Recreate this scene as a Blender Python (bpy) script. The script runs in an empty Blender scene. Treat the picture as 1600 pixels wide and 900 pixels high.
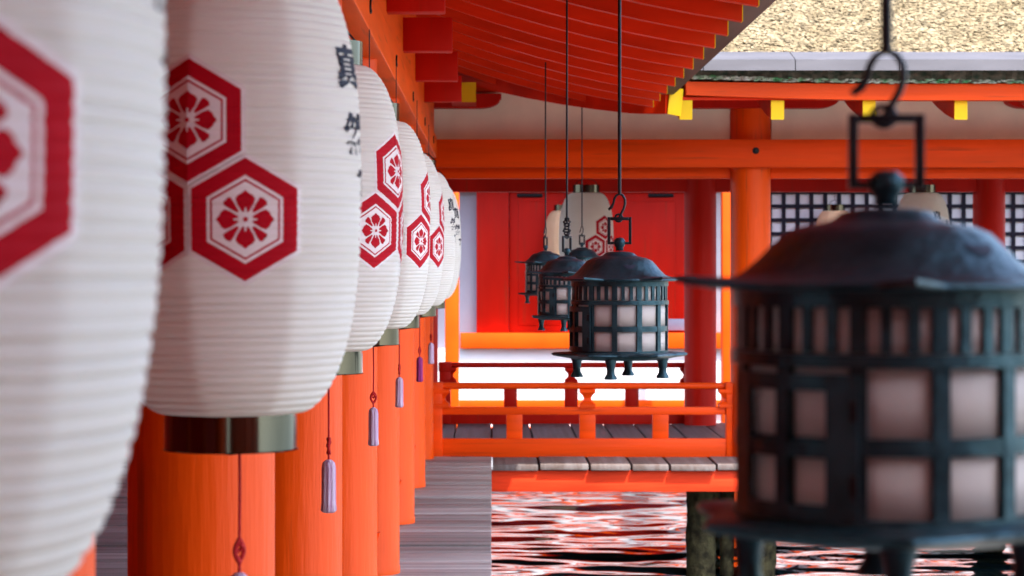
import bpy, bmesh, math, random
import numpy as np
from mathutils import Vector, Matrix
random.seed(7)
C = bpy.context.scene.collection
S = bpy.context.scene
PI = math.pi
EYE = 1.40            # eye height above the shrine deck (deck top = 0)

# ---------------------------------------------------------------- camera
cd = bpy.data.cameras.new('camera'); cam = bpy.data.objects.new('camera', cd); C.objects.link(cam)
cam.location = (0, 0, EYE); cam.rotation_euler = (PI/2, 0, 0)
cd.sensor_width = 36; cd.lens = 83.25; cd.shift_x = 0.02; cd.shift_y = -0.025
cd.clip_start = 0.05; cd.clip_end = 6000
cd.dof.use_dof = True; cd.dof.focus_distance = 7.2; cd.dof.aperture_fstop = 10
S.camera = cam
# ---------------------------------------------------------------- sky, sun, exposure
EL, AZ = math.radians(58), math.radians(140)     # azimuth clockwise from +Y
w = bpy.data.worlds.new('World'); S.world = w; w.use_nodes = True
nt = w.node_tree; bg = nt.nodes['Background']; sky = nt.nodes.new('ShaderNodeTexSky')
sky.sky_type = 'NISHITA'; sky.sun_disc = False; sky.sun_elevation = EL; sky.sun_rotation = AZ
sky.air_density = 1.0; sky.dust_density = 2.0
nt.links.new(sky.outputs[0], bg.inputs[0]); bg.inputs[1].default_value = 0.15
sd = bpy.data.lights.new('sun', 'SUN'); sun = bpy.data.objects.new('sun', sd); C.objects.link(sun)
sd.energy = 2.0; sd.angle = math.radians(0.5); sd.color = (1, .95, .87)
tosun = Vector((math.sin(AZ)*math.cos(EL), math.cos(AZ)*math.cos(EL), math.sin(EL)))
sun.rotation_euler = tosun.to_track_quat('Z', 'Y').to_euler()
vs = S.view_settings; vs.view_transform = 'Standard'; vs.look = 'None'; vs.exposure = 2.68; vs.gamma = 1
S.cycles.use_denoising = True
S.cycles.max_bounces = 10; S.cycles.diffuse_bounces = 6; S.cycles.glossy_bounces = 4

# ---------------------------------------------------------------- materials
def mat(name, col, rough=.5, metal=0, var=0.0, vscale=(4, 4, 4), bump=0.0, bscale=(30, 30, 30), rnd=0.0, col2=None,
        island=False, spec=.13, coat=0, wear=0, wscale=(1, 1, 1)):
    m = bpy.data.materials.new(name); m.use_nodes = True
    n = m.node_tree.nodes; L = m.node_tree.links; b = n['Principled BSDF']
    b.inputs['Base Color'].default_value = (*col, 1); b.inputs['Roughness'].default_value = rough
    b.inputs['Metallic'].default_value = metal; b.inputs['Specular IOR Level'].default_value = spec
    b.inputs['Coat Weight'].default_value = coat
    tc = n.new('ShaderNodeTexCoord')
    def noise(scale, detail=5):
        mp = n.new('ShaderNodeMapping'); mp.inputs['Scale'].default_value = scale
        L.new(tc.outputs['Object'], mp.inputs[0])
        t = n.new('ShaderNodeTexNoise'); t.inputs['Scale'].default_value = 1; t.inputs['Detail'].default_value = detail
        L.new(mp.outputs[0], t.inputs['Vector'])
        return t, mp
    src = None
    if var or rnd or col2:
        mx = n.new('ShaderNodeMix'); mx.data_type = 'RGBA'
        c2 = col2 if col2 else tuple(c*(1-var) for c in col)
        mx.inputs['A'].default_value = (*col, 1); mx.inputs['B'].default_value = (*c2, 1)
        t, mp = noise(vscale)
        rp = n.new('ShaderNodeMapRange'); rp.inputs['From Min'].default_value = .35; rp.inputs['From Max'].default_value = .65
        L.new(t.outputs['Fac'], rp.inputs['Value']); L.new(rp.outputs[0], mx.inputs['Factor'])
        src = mx.outputs['Result']
        if rnd:
            oi = n.new('ShaderNodeObjectInfo')
            ro = oi.outputs['Random']
            if island:
                g = n.new('ShaderNodeNewGeometry'); ro = g.outputs['Random Per Island']
            mr = n.new('ShaderNodeMapRange'); mr.inputs['To Min'].default_value = 1-rnd; mr.inputs['To Max'].default_value = 1+rnd
            L.new(ro, mr.inputs['Value'])
            hs = n.new('ShaderNodeHueSaturation'); L.new(src, hs.inputs['Color']); L.new(mr.outputs[0], hs.inputs['Value'])
            src = hs.outputs[0]
            if not island:
                ad = n.new('ShaderNodeVectorMath'); ad.operation = 'ADD'
                ml = n.new('ShaderNodeMath'); ml.operation = 'MULTIPLY'; ml.inputs[1].default_value = 37
                L.new(ro, ml.inputs[0]); L.new(tc.outputs['Object'], ad.inputs[0]); L.new(ml.outputs[0], ad.inputs[1])
                L.new(ad.outputs[0], mp.inputs[0])
        L.new(src, b.inputs['Base Color'])
    if wear and src is not None:
        t, mp2 = noise(wscale, 8)
        rp = n.new('ShaderNodeMapRange'); rp.inputs['From Min'].default_value = .60; rp.inputs['From Max'].default_value = .72
        rp.inputs['To Max'].default_value = wear
        L.new(t.outputs['Fac'], rp.inputs['Value'])
        m2 = n.new('ShaderNodeMix'); m2.data_type = 'RGBA'; L.new(rp.outputs[0], m2.inputs['Factor'])
        L.new(src, m2.inputs['A']); m2.inputs['B'].default_value = (.20, .035, .012, 1)
        L.new(m2.outputs['Result'], b.inputs['Base Color'])
    if bump:
        t, mp = noise(bscale)
        bp = n.new('ShaderNodeBump'); bp.inputs['Strength'].default_value = bump; bp.inputs['Distance'].default_value = .01
        L.new(t.outputs['Fac'], bp.inputs['Height']); L.new(bp.outputs[0], b.inputs['Normal'])
    return m
VER = (0.86, 0.080, 0.0015)
M = {}
M['ver'] = mat('vermilion_paint', VER, .42, var=.22, vscale=(3, 3, 1.2), bump=.25, bscale=(60, 60, 5), wear=.55, wscale=(34, 34, 1.6))
M['ver_x'] = mat('vermilion_paint_along_x', (.87, .068, .002), .45, var=.25, vscale=(.8, 6, 9), bump=.25, bscale=(4, 60, 60), wear=.5, wscale=(1.4, 30, 34))
M['ver_y'] = mat('vermilion_paint_along_y', (0.88, 0.105, 0.002), .45, var=.25, vscale=(9, .8, 9), bump=.25, bscale=(60, 4, 60), wear=.5, wscale=(34, 1.4, 30))
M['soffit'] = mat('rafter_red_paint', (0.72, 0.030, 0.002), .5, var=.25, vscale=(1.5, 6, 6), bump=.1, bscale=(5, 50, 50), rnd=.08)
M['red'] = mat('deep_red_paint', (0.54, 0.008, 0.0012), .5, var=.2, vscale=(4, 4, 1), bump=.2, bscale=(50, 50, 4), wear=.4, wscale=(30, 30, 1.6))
M['fascia'] = mat('faded_red_paint', (0.80, 0.055, 0.015), .5, var=.3, vscale=(2, 5, 14), bump=.15, bscale=(4, 50, 60))
M['yellow'] = mat('yellow_end_paint', (0.85, 0.50, 0.01), .5, var=.15)
M['plaster'] = mat('cream_plaster', (0.88, 0.79, 0.62), .9, var=.10, bump=.1)
M['orange'] = mat('sunlit_orange_paint', (.85, .085, .002), .5, var=.15)
M['shadeplaster'] = mat('shaded_white_plaster', (.42, .385, .44), .9, var=.06, bump=.1)  # white plaster with the shade under the eave put into its colour
M['white'] = mat('white_plaster', (0.66, 0.64, 0.66), .9, var=.05, bump=.1)
M['deck'] = mat('weathered_deck_wood', (0.30, 0.275, 0.27), .42, col2=(0.125, 0.105, 0.10), vscale=(.7, 26, 10), bump=.5, bscale=(1.5, 60, 20), rnd=.35)
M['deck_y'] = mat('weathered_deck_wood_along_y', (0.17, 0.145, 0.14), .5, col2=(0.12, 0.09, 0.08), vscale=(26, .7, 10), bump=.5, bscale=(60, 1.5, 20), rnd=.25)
M['dark'] = mat('dark_timber', (0.06, 0.035, 0.022), .7, var=.4, bump=.3)  # dark brown timber for the framing under the planks
M['eavewood'] = mat('aged_eave_board', (0.13, 0.085, 0.07), .6, var=.4, vscale=(9, .9, 9), bump=.3)
M['moss'] = mat('mossy_bark_edge', (0.035, 0.05, 0.035), .9, col2=(0.16, 0.13, 0.10), vscale=(16, 16, 30), bump=.8, bscale=(40, 40, 40))
M['lichen'] = mat('pale_lichen', (0.55, 0.50, 0.45), .9, col2=(0.07, 0.22, 0.09), vscale=(12, 12, 12), bump=.5)
M['gutter'] = mat('grey_metal_gutter', (0.100, 0.093, 0.100), .5, metal=.1, var=.2, vscale=(2, 8, 8))
M['bark'] = mat('cypress_bark_chips', (0.200, 0.155, 0.092), .9, col2=(0.150, 0.112, 0.062), vscale=(6, 6, 6), rnd=.42, island=True)
M['barkbase'] = mat('cypress_bark_under', (0.19, 0.145, 0.085), .95, var=.5, vscale=(30, 30, 30), bump=.6)
M['bronze'] = mat('dark_patinated_bronze', (0.034, 0.075, 0.095), .38, metal=.6, var=.5, vscale=(25, 25, 25), bump=.25, bscale=(70, 70, 70))
M['iron'] = mat('black_iron', (0.025, 0.024, 0.028), .38, metal=.6, var=.3, vscale=(40, 40, 40), bump=.2, bscale=(90, 90, 90))
M['lacquer'] = mat('black_lacquer_ring', (0.075, 0.075, 0.065), .14, metal=1.0, var=.4, vscale=(14, 14, 2))
M['cred'] = mat('crimson_print', (0.46, 0.0015, 0.012), .7, var=.12, vscale=(20, 20, 20))
M['cwhite'] = mat('crest_paper_white', (0.80, 0.70, 0.68), .8)
M['ink'] = mat('black_ink', (0.02, 0.02, 0.035), .6)
M['cord'] = mat('crimson_cord', (0.42, 0.012, 0.015), .6, bump=.4, bscale=(200, 200, 200))
M['tassel'] = mat('lilac_silk', (0.72, 0.64, 0.74), .5, col2=(0.42, 0.20, 0.36), vscale=(160, 160, 3), bump=.6, bscale=(400, 400, 8))
M['tassel_b'] = mat('magenta_silk', (0.42, 0.04, 0.20), .5, col2=(0.2, 0.02, 0.14), vscale=(160, 160, 3), bump=.6, bscale=(400, 400, 8))
M['pile'] = mat('barnacled_timber', (0.018, 0.015, 0.008), .85, col2=(0.07, 0.06, 0.028), vscale=(18, 18, 14), bump=1, bscale=(50, 50, 50))
M['lattice'] = mat('black_lattice', (0.012, 0.010, 0.02), .5, var=.2)
M['greyblue'] = mat('grey_blue', (0.30, 0.32, 0.42), .5, var=.2)
def paper(name, col, trans=.35):
    m = bpy.data.materials.new(name); m.use_nodes = True
    n = m.node_tree.nodes; L = m.node_tree.links
    b = n['Principled BSDF']; b.inputs['Roughness'].default_value = .75; b.inputs['Specular IOR Level'].default_value = .25
    tc = n.new('ShaderNodeTexCoord'); mp = n.new('ShaderNodeMapping'); mp.inputs['Scale'].default_value = (7, 7, 16)
    t = n.new('ShaderNodeTexNoise'); t.inputs['Scale'].default_value = 1; t.inputs['Detail'].default_value = 6
    L.new(tc.outputs['Object'], mp.inputs[0]); L.new(mp.outputs[0], t.inputs['Vector'])
    mx = n.new('ShaderNodeMix'); mx.data_type = 'RGBA'; mx.inputs['A'].default_value = (*col, 1)
    mx.inputs['B'].default_value = (col[0]*.88, col[1]*.84, col[2]*.78, 1)
    L.new(t.outputs['Fac'], mx.inputs['Factor']); L.new(mx.outputs['Result'], b.inputs['Base Color'])
    tr = n.new('ShaderNodeBsdfTranslucent'); tr.inputs[0].default_value = (*col, 1)
    ms = n.new('ShaderNodeMixShader'); ms.inputs[0].default_value = trans
    bp = n.new('ShaderNodeBump'); bp.inputs['Strength'].default_value = .12; bp.inputs['Distance'].default_value = .01
    L.new(t.outputs['Fac'], bp.inputs['Height']); L.new(bp.outputs[0], b.inputs['Normal'])
    L.new(b.outputs[0], ms.inputs[1]); L.new(tr.outputs[0], ms.inputs[2])
    L.new(ms.outputs[0], n['Material Output'].inputs['Surface'])
    return m
M['paper'] = paper('lantern_paper', (0.90, 0.86, 0.80), .3)
M['pane'] = paper('lamp_paper', (0.90, 0.85, 0.83), .6)
m = bpy.data.materials.new('sea_water'); m.use_nodes = True; M['water'] = m
n = m.node_tree.nodes; b = n['Principled BSDF']
b.inputs['Base Color'].default_value = (0.002, 0.014, 0.018, 1); b.inputs['Roughness'].default_value = .03; b.inputs['IOR'].default_value = 1.33
tc = n.new('ShaderNodeTexCoord'); mp = n.new('ShaderNodeMapping'); mp.inputs['Scale'].default_value = (5, 9, 1)
t = n.new('ShaderNodeTexNoise'); t.inputs['Scale'].default_value = 1; t.inputs['Detail'].default_value = 3
bp = n.new('ShaderNodeBump'); bp.inputs['Strength'].default_value = .1; bp.inputs['Distance'].default_value = .006
L = m.node_tree.links
L.new(tc.outputs['Object'], mp.inputs[0]); L.new(mp.outputs[0], t.inputs['Vector']); L.new(t.outputs['Fac'], bp.inputs['Height']); L.new(bp.outputs[0], b.inputs['Normal'])

# ---------------------------------------------------------------- mesh helpers
def new(name, me, parent=None, loc=(0, 0, 0), rot=(0, 0, 0)):
    o = bpy.data.objects.new(name, me); C.objects.link(o); o.location = loc; o.rotation_euler = rot
    if parent: o.parent = parent
    return o
def thing(name, label, cat, loc=(0, 0, 0), group=None, rz=0):
    o = bpy.data.objects.new(name, None); C.objects.link(o); o.location = loc; o.rotation_euler = (0, 0, rz)
    o.empty_display_size = .1
    o['label'] = label; o['category'] = cat
    if group: o['group'] = group
    return o
def mesh(bm, mats, smooth=False, name='mesh'):
    me = bpy.data.meshes.new(name); bmesh.ops.recalc_face_normals(bm, faces=bm.faces[:]); bm.to_mesh(me); bm.free()
    for x in (mats if isinstance(mats, (list, tuple)) else [mats]): me.materials.append(x)
    if smooth:
        me.polygons.foreach_set('use_smooth', [True]*len(me.polygons))
        if smooth != 'all':
            me.set_sharp_from_angle(angle=math.radians(40))
    return me
def box(bm, x0, x1, y0, y1, z0, z1, bev=0):
    r = bmesh.ops.create_cube(bm, size=1)
    vs_ = r['verts']
    for v in vs_:
        v.co = Vector(((x0+x1)/2+v.co.x*(x1-x0), (y0+y1)/2+v.co.y*(y1-y0), (z0+z1)/2+v.co.z*(z1-z0)))
    if bev:
        es = set(e for v in vs_ for e in v.link_edges)
        bmesh.ops.bevel(bm, geom=list(es), offset=bev, segments=2, affect='EDGES', profile=.5)
    return vs_
def boxmesh(x0, x1, y0, y1, z0, z1, mt, bev=0):
    bm = bmesh.new(); box(bm, x0, x1, y0, y1, z0, z1, bev); return mesh(bm, mt, smooth=bool(bev))
def bx(name, x0, x1, y0, y1, z0, z1, mt, parent, bev=.006):
    """a part whose origin is at its own middle"""
    cx, cy, cz = (x0+x1)/2, (y0+y1)/2, (z0+z1)/2
    p = parent.location if parent else Vector((0, 0, 0))
    return new(name, boxmesh(x0-cx, x1-cx, y0-cy, y1-cy, z0-cz, z1-cz, mt, bev), parent, (cx-p.x, cy-p.y, cz-p.z))
def lathe(bm, prof, n=48, rf=None, close=True):
    rings = []
    for (r, z) in prof:
        if r < 1e-6: rings.append([bm.verts.new((0, 0, z))]); continue
        ring = []
        for k in range(n):
            a = 2*PI*k/n; q = rf(a, r, z) if rf else r
            zz = z
            if isinstance(q, tuple): q, zz = q
            ring.append(bm.verts.new((q*math.sin(a), -q*math.cos(a), zz)))
        rings.append(ring)
    for A, B in zip(rings, rings[1:]):
        for k in range(n):
            k2 = (k+1) % n
            if len(A) == 1 and len(B) == 1: continue
            if len(A) == 1: bm.faces.new((A[0], B[k], B[k2]))
            elif len(B) == 1: bm.faces.new((A[k], A[k2], B[0]))
            else: bm.faces.new((A[k], A[k2], B[k2], B[k]))
def cyl(bm, r0, r1, z0, z1, n=32, x=0, y=0):
    a = [bm.verts.new((x+r0*math.sin(2*PI*k/n), y-r0*math.cos(2*PI*k/n), z0)) for k in range(n)]
    c = [bm.verts.new((x+r1*math.sin(2*PI*k/n), y-r1*math.cos(2*PI*k/n), z1)) for k in range(n)]
    for k in range(n): bm.faces.new((a[k], a[(k+1) % n], c[(k+1) % n], c[k]))
    bm.faces.new(a[::-1]); bm.faces.new(c)
def tube(bm, pts, r, n=8, closed=False):
    pts = [Vector(p) for p in pts]; rings = []
    N = len(pts)
    up = None
    for i, p in enumerate(pts):
        if closed: d = pts[(i+1) % N]-pts[i-1]
        else: d = pts[min(i+1, N-1)]-pts[max(i-1, 0)]
        d.normalize()
        if up is None:
            up = d.orthogonal().normalized()
        up = (up-d*up.dot(d)).normalized(); s = d.cross(up)
        rr = r[i] if isinstance(r, (list, tuple)) else r
        rings.append([bm.verts.new(p+up*rr*math.cos(2*PI*k/n)+s*rr*math.sin(2*PI*k/n)) for k in range(n)])
    for i in range(N if closed else N-1):
        A, B = rings[i], rings[(i+1) % N]
        for k in range(n): bm.faces.new((A[k], A[(k+1) % n], B[(k+1) % n], B[k]))
    if not closed:
        bm.faces.new(rings[0][::-1]); bm.faces.new(rings[-1])
def arcbar(bm, a0, a1, r0, r1, z0, z1, seg=None):
    """curved block between angles a0..a1 (0 = facing the viewer, positive to the right)"""
    seg = seg or max(1, int(abs(a1-a0)/math.radians(6)))
    cols = []
    for k in range(seg+1):
        a = a0+(a1-a0)*k/seg; s, c = math.sin(a), -math.cos(a)
        cols.append([bm.verts.new((r*s, r*c, z)) for r, z in ((r0, z0), (r1, z0), (r1, z1), (r0, z1))])
    for A, B in zip(cols, cols[1:]):
        for k in range(4): bm.faces.new((A[k], B[k], B[(k+1) % 4], A[(k+1) % 4]))
    bm.faces.new(cols[0]); bm.faces.new(cols[-1][::-1])
def fine(a, b, n): return [a+(b-a)*i/n for i in range(n+1)]

# ---------------------------------------------------------------- water
def water():
    xs = [-3000, -600, -120, -40, -14, -8] + fine(-5, 12, 300)[1:] + [16, 30, 80, 300, 900, 3000]
    ys = [-3000, -600, -120, -30, -5, 6] + fine(11.5, 26.5, 620)[0:] + [40, 90, 300, 900, 3000]
    X, Y = np.meshgrid(xs, ys); Z = np.full_like(X, -0.83)
    rng = np.random.RandomState(3)
    inside = (X > -6) & (X < 13) & (Y > 10) & (Y < 28)
    H = np.zeros_like(X)
    for i in range(46):
        lam = 0.20*1.05**i*rng.uniform(.85, 1.15)
        th = rng.normal(PI/2, .40); k = 2*PI/lam
        amp = lam*0.0026*(1.0 if lam < .9 else .9/lam)
        H += amp*np.sin(k*(X*math.cos(th)+Y*math.sin(th))+rng.uniform(0, 6.28)+.6*np.sin(X*.9+i))
    Z = np.where(inside, Z+H, Z)
    nx, ny = len(xs), len(ys)
    co = np.stack([X, Y, Z], -1).reshape(-1, 3)
    idx = np.arange(nx*ny).reshape(ny, nx)
    f = np.stack([idx[:-1, :-1], idx[:-1, 1:], idx[1:, 1:], idx[1:, :-1]], -1).reshape(-1, 4)
    me = bpy.data.meshes.new('water'); me.from_pydata(co.tolist(), [], f.tolist()); me.materials.append(M['water'])
    me.polygons.foreach_set('use_smooth', [True]*len(me.polygons))
    o = new('water', me); o['kind'] = 'structure'
water()
def fill_sand():  # unseen sand sheet added to bounce sunlight up under the eaves
    bm = bmesh.new(); nx, ny = 40, 60
    V = [[bm.verts.new((1.1+7.6*i/nx, -1.4+15.6*j/ny, -.80+.05*math.sin(PI*min(1, i/8, (nx-i)/8)/2)*math.sin(PI*min(1, j/6, (ny-j)/6)/2)-.06*(1 if i in (0, nx) or j in (0, ny) else 0)+random.uniform(-.006, .006))) for i in range(nx+1)] for j in range(ny+1)]
    for j in range(ny):
        for i in range(nx): bm.faces.new((V[j][i], V[j][i+1], V[j+1][i+1], V[j+1][i]))
    o = new('bounce_sand_flat', mesh(bm, M['fill_sand'], 'all')); o['kind'] = 'structure'
M['fill_sand'] = mat('grey_bounce_sand', (0.25, 0.24, 0.22), .8, var=.3, vscale=(3, 3, 3), bump=.4)
fill_sand()

# ---------------------------------------------------------------- decks
def plank_mesh(lx, ly, mt): return boxmesh(0, lx, 0, ly, -.042, 0, mt, .004)
fl = new('corridor_floor', boxmesh(-3.1, -.06, -18, 17.0, -.20, -.06, M['dark'])); fl['kind'] = 'structure'
pm = [plank_mesh(3.1, .292, M['deck']) for _ in range(3)]
y = -18.0; i = 0
while y < 16.95:
    new('plank', pm[i % 3], fl, (-3.1-random.uniform(0, .002), y, random.uniform(-.003, .003)), (0, random.uniform(-.0008, .0008), random.uniform(-.0006, .0006)))
    y += .30; i += 1
new('edge_beam', boxmesh(-.058, -.02, -18, 16.36, -.22, -.046, M['fascia'], .004), fl)
for yy in (0.5, 5.3, 10.1, 14.9):
    bm = bmesh.new(); cyl(bm, .13, .13, -1.6, -.2, 24, 0, 0); new('pile', mesh(bm, M['pile'], True), fl, (-.55, yy, 0))
f2 = new('cross_corridor_floor', boxmesh(.02, 9, 16.52, 20.7, -.14, -.06, M['dark'])); f2['kind'] = 'structure'
new('joist_deck', boxmesh(-3, 0.0, 17.03, 20.7, -.14, -.06, M['dark']), f2)
x = 0.0
pm2 = {}
joints = [0.0, .33, .68, .97, 1.235, 1.56]
while joints[-1] < 8.8: joints.append(joints[-1]+random.uniform(.27, .33))
for a, b_ in zip(joints, joints[1:]):
    wd = b_-a-.016
    new('plank', boxmesh(0, wd, 0, 4.3, -.042, 0, M['deck_y'], .005), f2, (a+.008, 16.40+random.uniform(-.012, .012), random.uniform(-.003, .003)))
x = -.30
while x > -3.2:
    new('plank', boxmesh(0, .288, 0, 3.69, -.042, 0, M['deck_y'], .004), f2, (x+.006, 17.01, random.uniform(-.003, .003)))
    x -= .30
bx('edge_beam', .0, 8.8, 16.44, 16.52, -.192, -.046, M['fascia'], f2, .004)
bx('edge_beam', -3.0, 8.8, 20.64, 20.70, -.145, -.046, M['fascia'], f2, .004)
def pile(x, y, r, lab=None):
    bm = bmesh.new(); n = 28; rings = []
    for j in range(26):
        z = -1.5+j*(1.36)/25
        rings.append([bm.verts.new(((r*(1+random.uniform(-.07, .07)))*math.sin(2*PI*k/n), (r*(1+random.uniform(-.07, .07)))*math.cos(2*PI*k/n), z)) for k in range(n)])
    for A, B in zip(rings, rings[1:]):
        for k in range(n): bm.faces.new((A[k], A[(k+1) % n], B[(k+1) % n], B[k]))
    bm.faces.new(rings[-1])
    return new('pile', mesh(bm, M['pile'], 'all'), f2, (x, y, 0))
for (x, y, r) in ((1.50, 16.95, .105), (1.69, 17.0, .052), (1.90, 16.95, .135), (-.55, 17.1, .14), (4.29, 16.95, .14), (-.55, 20.4, .13), (1.85, 20.4, .13), (4.29, 20.4, .13), (6.7, 16.95, .14)):
    pile(x, y, r)

# ---------------------------------------------------------------- roof profile: underside of rafters, t = distance in from the eave
def rz(t):
    t1 = min(t, 1.7); z = 1.0+.15*t1+.08*t1*t1
    if t > 1.7: z += (t-1.7)*(.15+.16*1.7)
    return z+EYE
EX, EYc = 1.04, 15.5

# ---------------------------------------------------------------- the near corridor
cor = thing('shrine_corridor', 'vermilion timber corridor with round columns and low red raftered eave on the left', 'corridor', (-.6, 8, 0))
P0 = cor.location
def cpart(name, me, loc=(0, 0, 0), rot=(0, 0, 0)):
    return new(name, me, cor, (loc[0]-P0.x, loc[1]-P0.y, loc[2]-P0.z), rot)
bm = bmesh.new(); lathe(bm, [(0, .0), (.143, .0), (.143, .03), (.140, .035), (.140, 2.296), (0, 2.296)], 64)
colm = mesh(bm, M['ver'], True)
bm = bmesh.new()   # small looped rail fitting on the far side of a column foot
tube(bm, [(.0, 0, .50), (.022, 0, .50), (.028, 0, .51), (.028, 0, .575), (.022, 0, .585), (.0, 0, .585)], .0045, 6)
tube(bm, [(.0, 0, .42), (.026, 0, .42), (.032, 0, .43), (.032, 0, .47), (.026, 0, .48), (.0, 0, .48)], .0045, 6)
v = [bm.verts.new(p) for p in ((0, -.02, .30), (.03, -.02, .345), (.045, -.02, .41), (0, -.02, .39), (0, .02, .30), (.03, .02, .345), (.045, .02, .41), (0, .02, .39))]
for q in ((0, 1, 2, 3), (7, 6, 5, 4), (0, 4, 5, 1), (1, 5, 6, 2), (2, 6, 7, 3), (3, 7, 4, 0)): bm.faces.new([v[k] for k in q])
fitm = mesh(bm, M['ver'])
KS = .855        # bay spacing of the corridor relative to the first survey
colY = [.42, 2.47, 4.53, 6.58, 8.60, 10.68, 12.75, 14.80]
for yy in colY:
    c = cpart('column', colm, (-.555, yy, 0))
    if yy > 5: new('rail_fitting', fitm, c, (.100, .10, 0))
cpart('column', colm, (-.555, 16.9, 0))
for yy in colY + [17.1]: cpart('column', colm, (-2.75, yy, 0))
for yy in (-1.63, -3.68, -5.73, -7.78, -9.83, -11.9, -13.9): cpart('column', colm, (-.555, yy, 0))
cpart('end_wall', boxmesh(-3.1, .0, -18.2, -18.05, 0, 2.9, M['red']))
# tie beam on the columns' outer side, wall plate above, inner beams
cpart('tie_beam', boxmesh(-.485, -.452*KS, -18, 16.75, .862*KS+EYE, 1.037*KS+EYE, M['ver_y'], .006))
cpart('wall_plate', boxmesh(-.70, -.475*KS, -18, 16.75, 1.040*KS+EYE, 1.34+EYE, M['ver_y'], .006))
cpart('tie_beam', boxmesh(-2.85, -2.65, -18, 16.9, .87+EYE, 1.25+EYE, M['ver_y'], .006))
cpart('wall_panel', boxmesh(-3.1, -3.0, -18, 17.0, 0, 2.6, M['red']))
cpart('ceiling_board', boxmesh(-3.0, -.73, -18, 17.0, 1.28+EYE, 1.31+EYE, M['eavewood']))
arm = boxmesh(-.48*KS, -.211*KS, -.06, .06, 1.134*KS+EYE, 1.315*KS+EYE, M['red'], .005)
for yy in (1.1, 3.05, 5.0, 6.9, 8.8, 10.77, 12.77, 14.82, 16.75):
    cpart('bracket_arm', arm, (0, yy*KS, 0))
# rafters along X
def rafter_mesh(x_end, mt, w=.06, h=.088, x_in=-1.7):
    bm = bmesh.new(); N = 14; prev = None
    for i in range(N+1):
        xx = x_in+(x_end-x_in)*i/N; z = rz(EX-xx)
        q = [bm.verts.new((xx, yy, zz)) for yy, zz in ((-w/2, z), (w/2, z), (w/2, z+h), (-w/2, z+h))]
        if prev:
            for k in range(4): bm.faces.new((prev[k], prev[(k+1) % 4], q[(k+1) % 4], q[k]))
        else: bm.faces.new(q[::-1])
        prev = q
    bm.faces.new(prev)
    return mesh(bm, mt)
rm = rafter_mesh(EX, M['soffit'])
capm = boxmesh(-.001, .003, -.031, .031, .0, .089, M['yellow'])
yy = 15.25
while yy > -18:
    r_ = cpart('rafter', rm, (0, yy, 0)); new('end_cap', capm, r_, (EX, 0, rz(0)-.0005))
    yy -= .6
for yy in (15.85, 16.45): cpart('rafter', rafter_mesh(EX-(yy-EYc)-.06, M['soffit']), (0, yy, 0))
# sheathing above the rafters (right slope up to the valley) and thatch body
def corridor_sheet(zoff, th, xe, mt, name, n=14, y1=18.7):
    bm = bmesh.new(); ys = [-18, -9, 0, 5, 10, EYc] + fine(EYc, y1, 8)[1:]
    rows = []
    for yv in ys:
        e = xe-max(0, yv-EYc); e = max(e, -1.69)
        rows.append([bm.verts.new((-1.7+(e+1.7)*i/n, yv, rz(EX-(-1.7+(e+1.7)*i/n))+zoff)) for i in range(n+1)])
    for A, B in zip(rows, rows[1:]):
        for i in range(n): bm.faces.new((A[i], A[i+1], B[i+1], B[i]))
    g = bmesh.ops.extrude_face_region(bm, geom=bm.faces[:])
    for v in g['geom']:
        if isinstance(v, bmesh.types.BMVert): v.co.z += th
    return cpart(name, mesh(bm, mt))
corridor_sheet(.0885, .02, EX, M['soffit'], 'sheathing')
corridor_sheet(.112, .16, EX-.02, M['barkbase'], 'thatch')
cpart('roof_slope', boxmesh(-4.9, -1.72, -18, 18.7, 1.60+EYE, 1.75+EYE, M['barkbase']))
cpart('ridge', boxmesh(-1.95, -1.45, -18, 18.7, rz(2.74)+.05, rz(2.74)+.5, M['barkbase']))
cpart('eave_board', boxmesh(EX-.06, EX+.145, -18, 15.36, rz(0)+.0895, rz(0)+.118, M['eavewood'], .004))
cpart('eave_gutter', boxmesh(EX+.085, EX+.16, -18, 15.32, rz(0)+.120, rz(0)+.19, M['eavewood'], .006))
# valley rafter
bm = bmesh.new(); prev = None
for i in range(9):
    s = i/8; xx = 1.165-1.765*s; yv = 15.39+1.74*s; z = rz(max(0, EX-xx))-.035
    d = Vector((.5, .5, 0))*.075
    q = [bm.verts.new(p) for p in ((xx-d.x, yv-d.y, z), (xx+d.x, yv+d.y, z), (xx+d.x, yv+d.y, z+.155), (xx-d.x, yv-d.y, z+.155))]
    if prev:
        for k in range(4): bm.faces.new((prev[k], prev[(k+1) % 4], q[(k+1) % 4], q[k]))
    else: bm.faces.new(q[::-1])
    prev = q
bm.faces.new(prev)
vr = cpart('valley_rafter', mesh(bm, M['soffit']))
vc = bpy.data.objects.new('end_cap', boxmesh(-.055, .05, -.004, .004, -.005, .175, M['yellow'], .002)); C.objects.link(vc); vc.parent = vr
vc.location = (1.187, 15.375, rz(0)-.04); vc.rotation_euler = (0, .12, PI/6)

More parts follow.
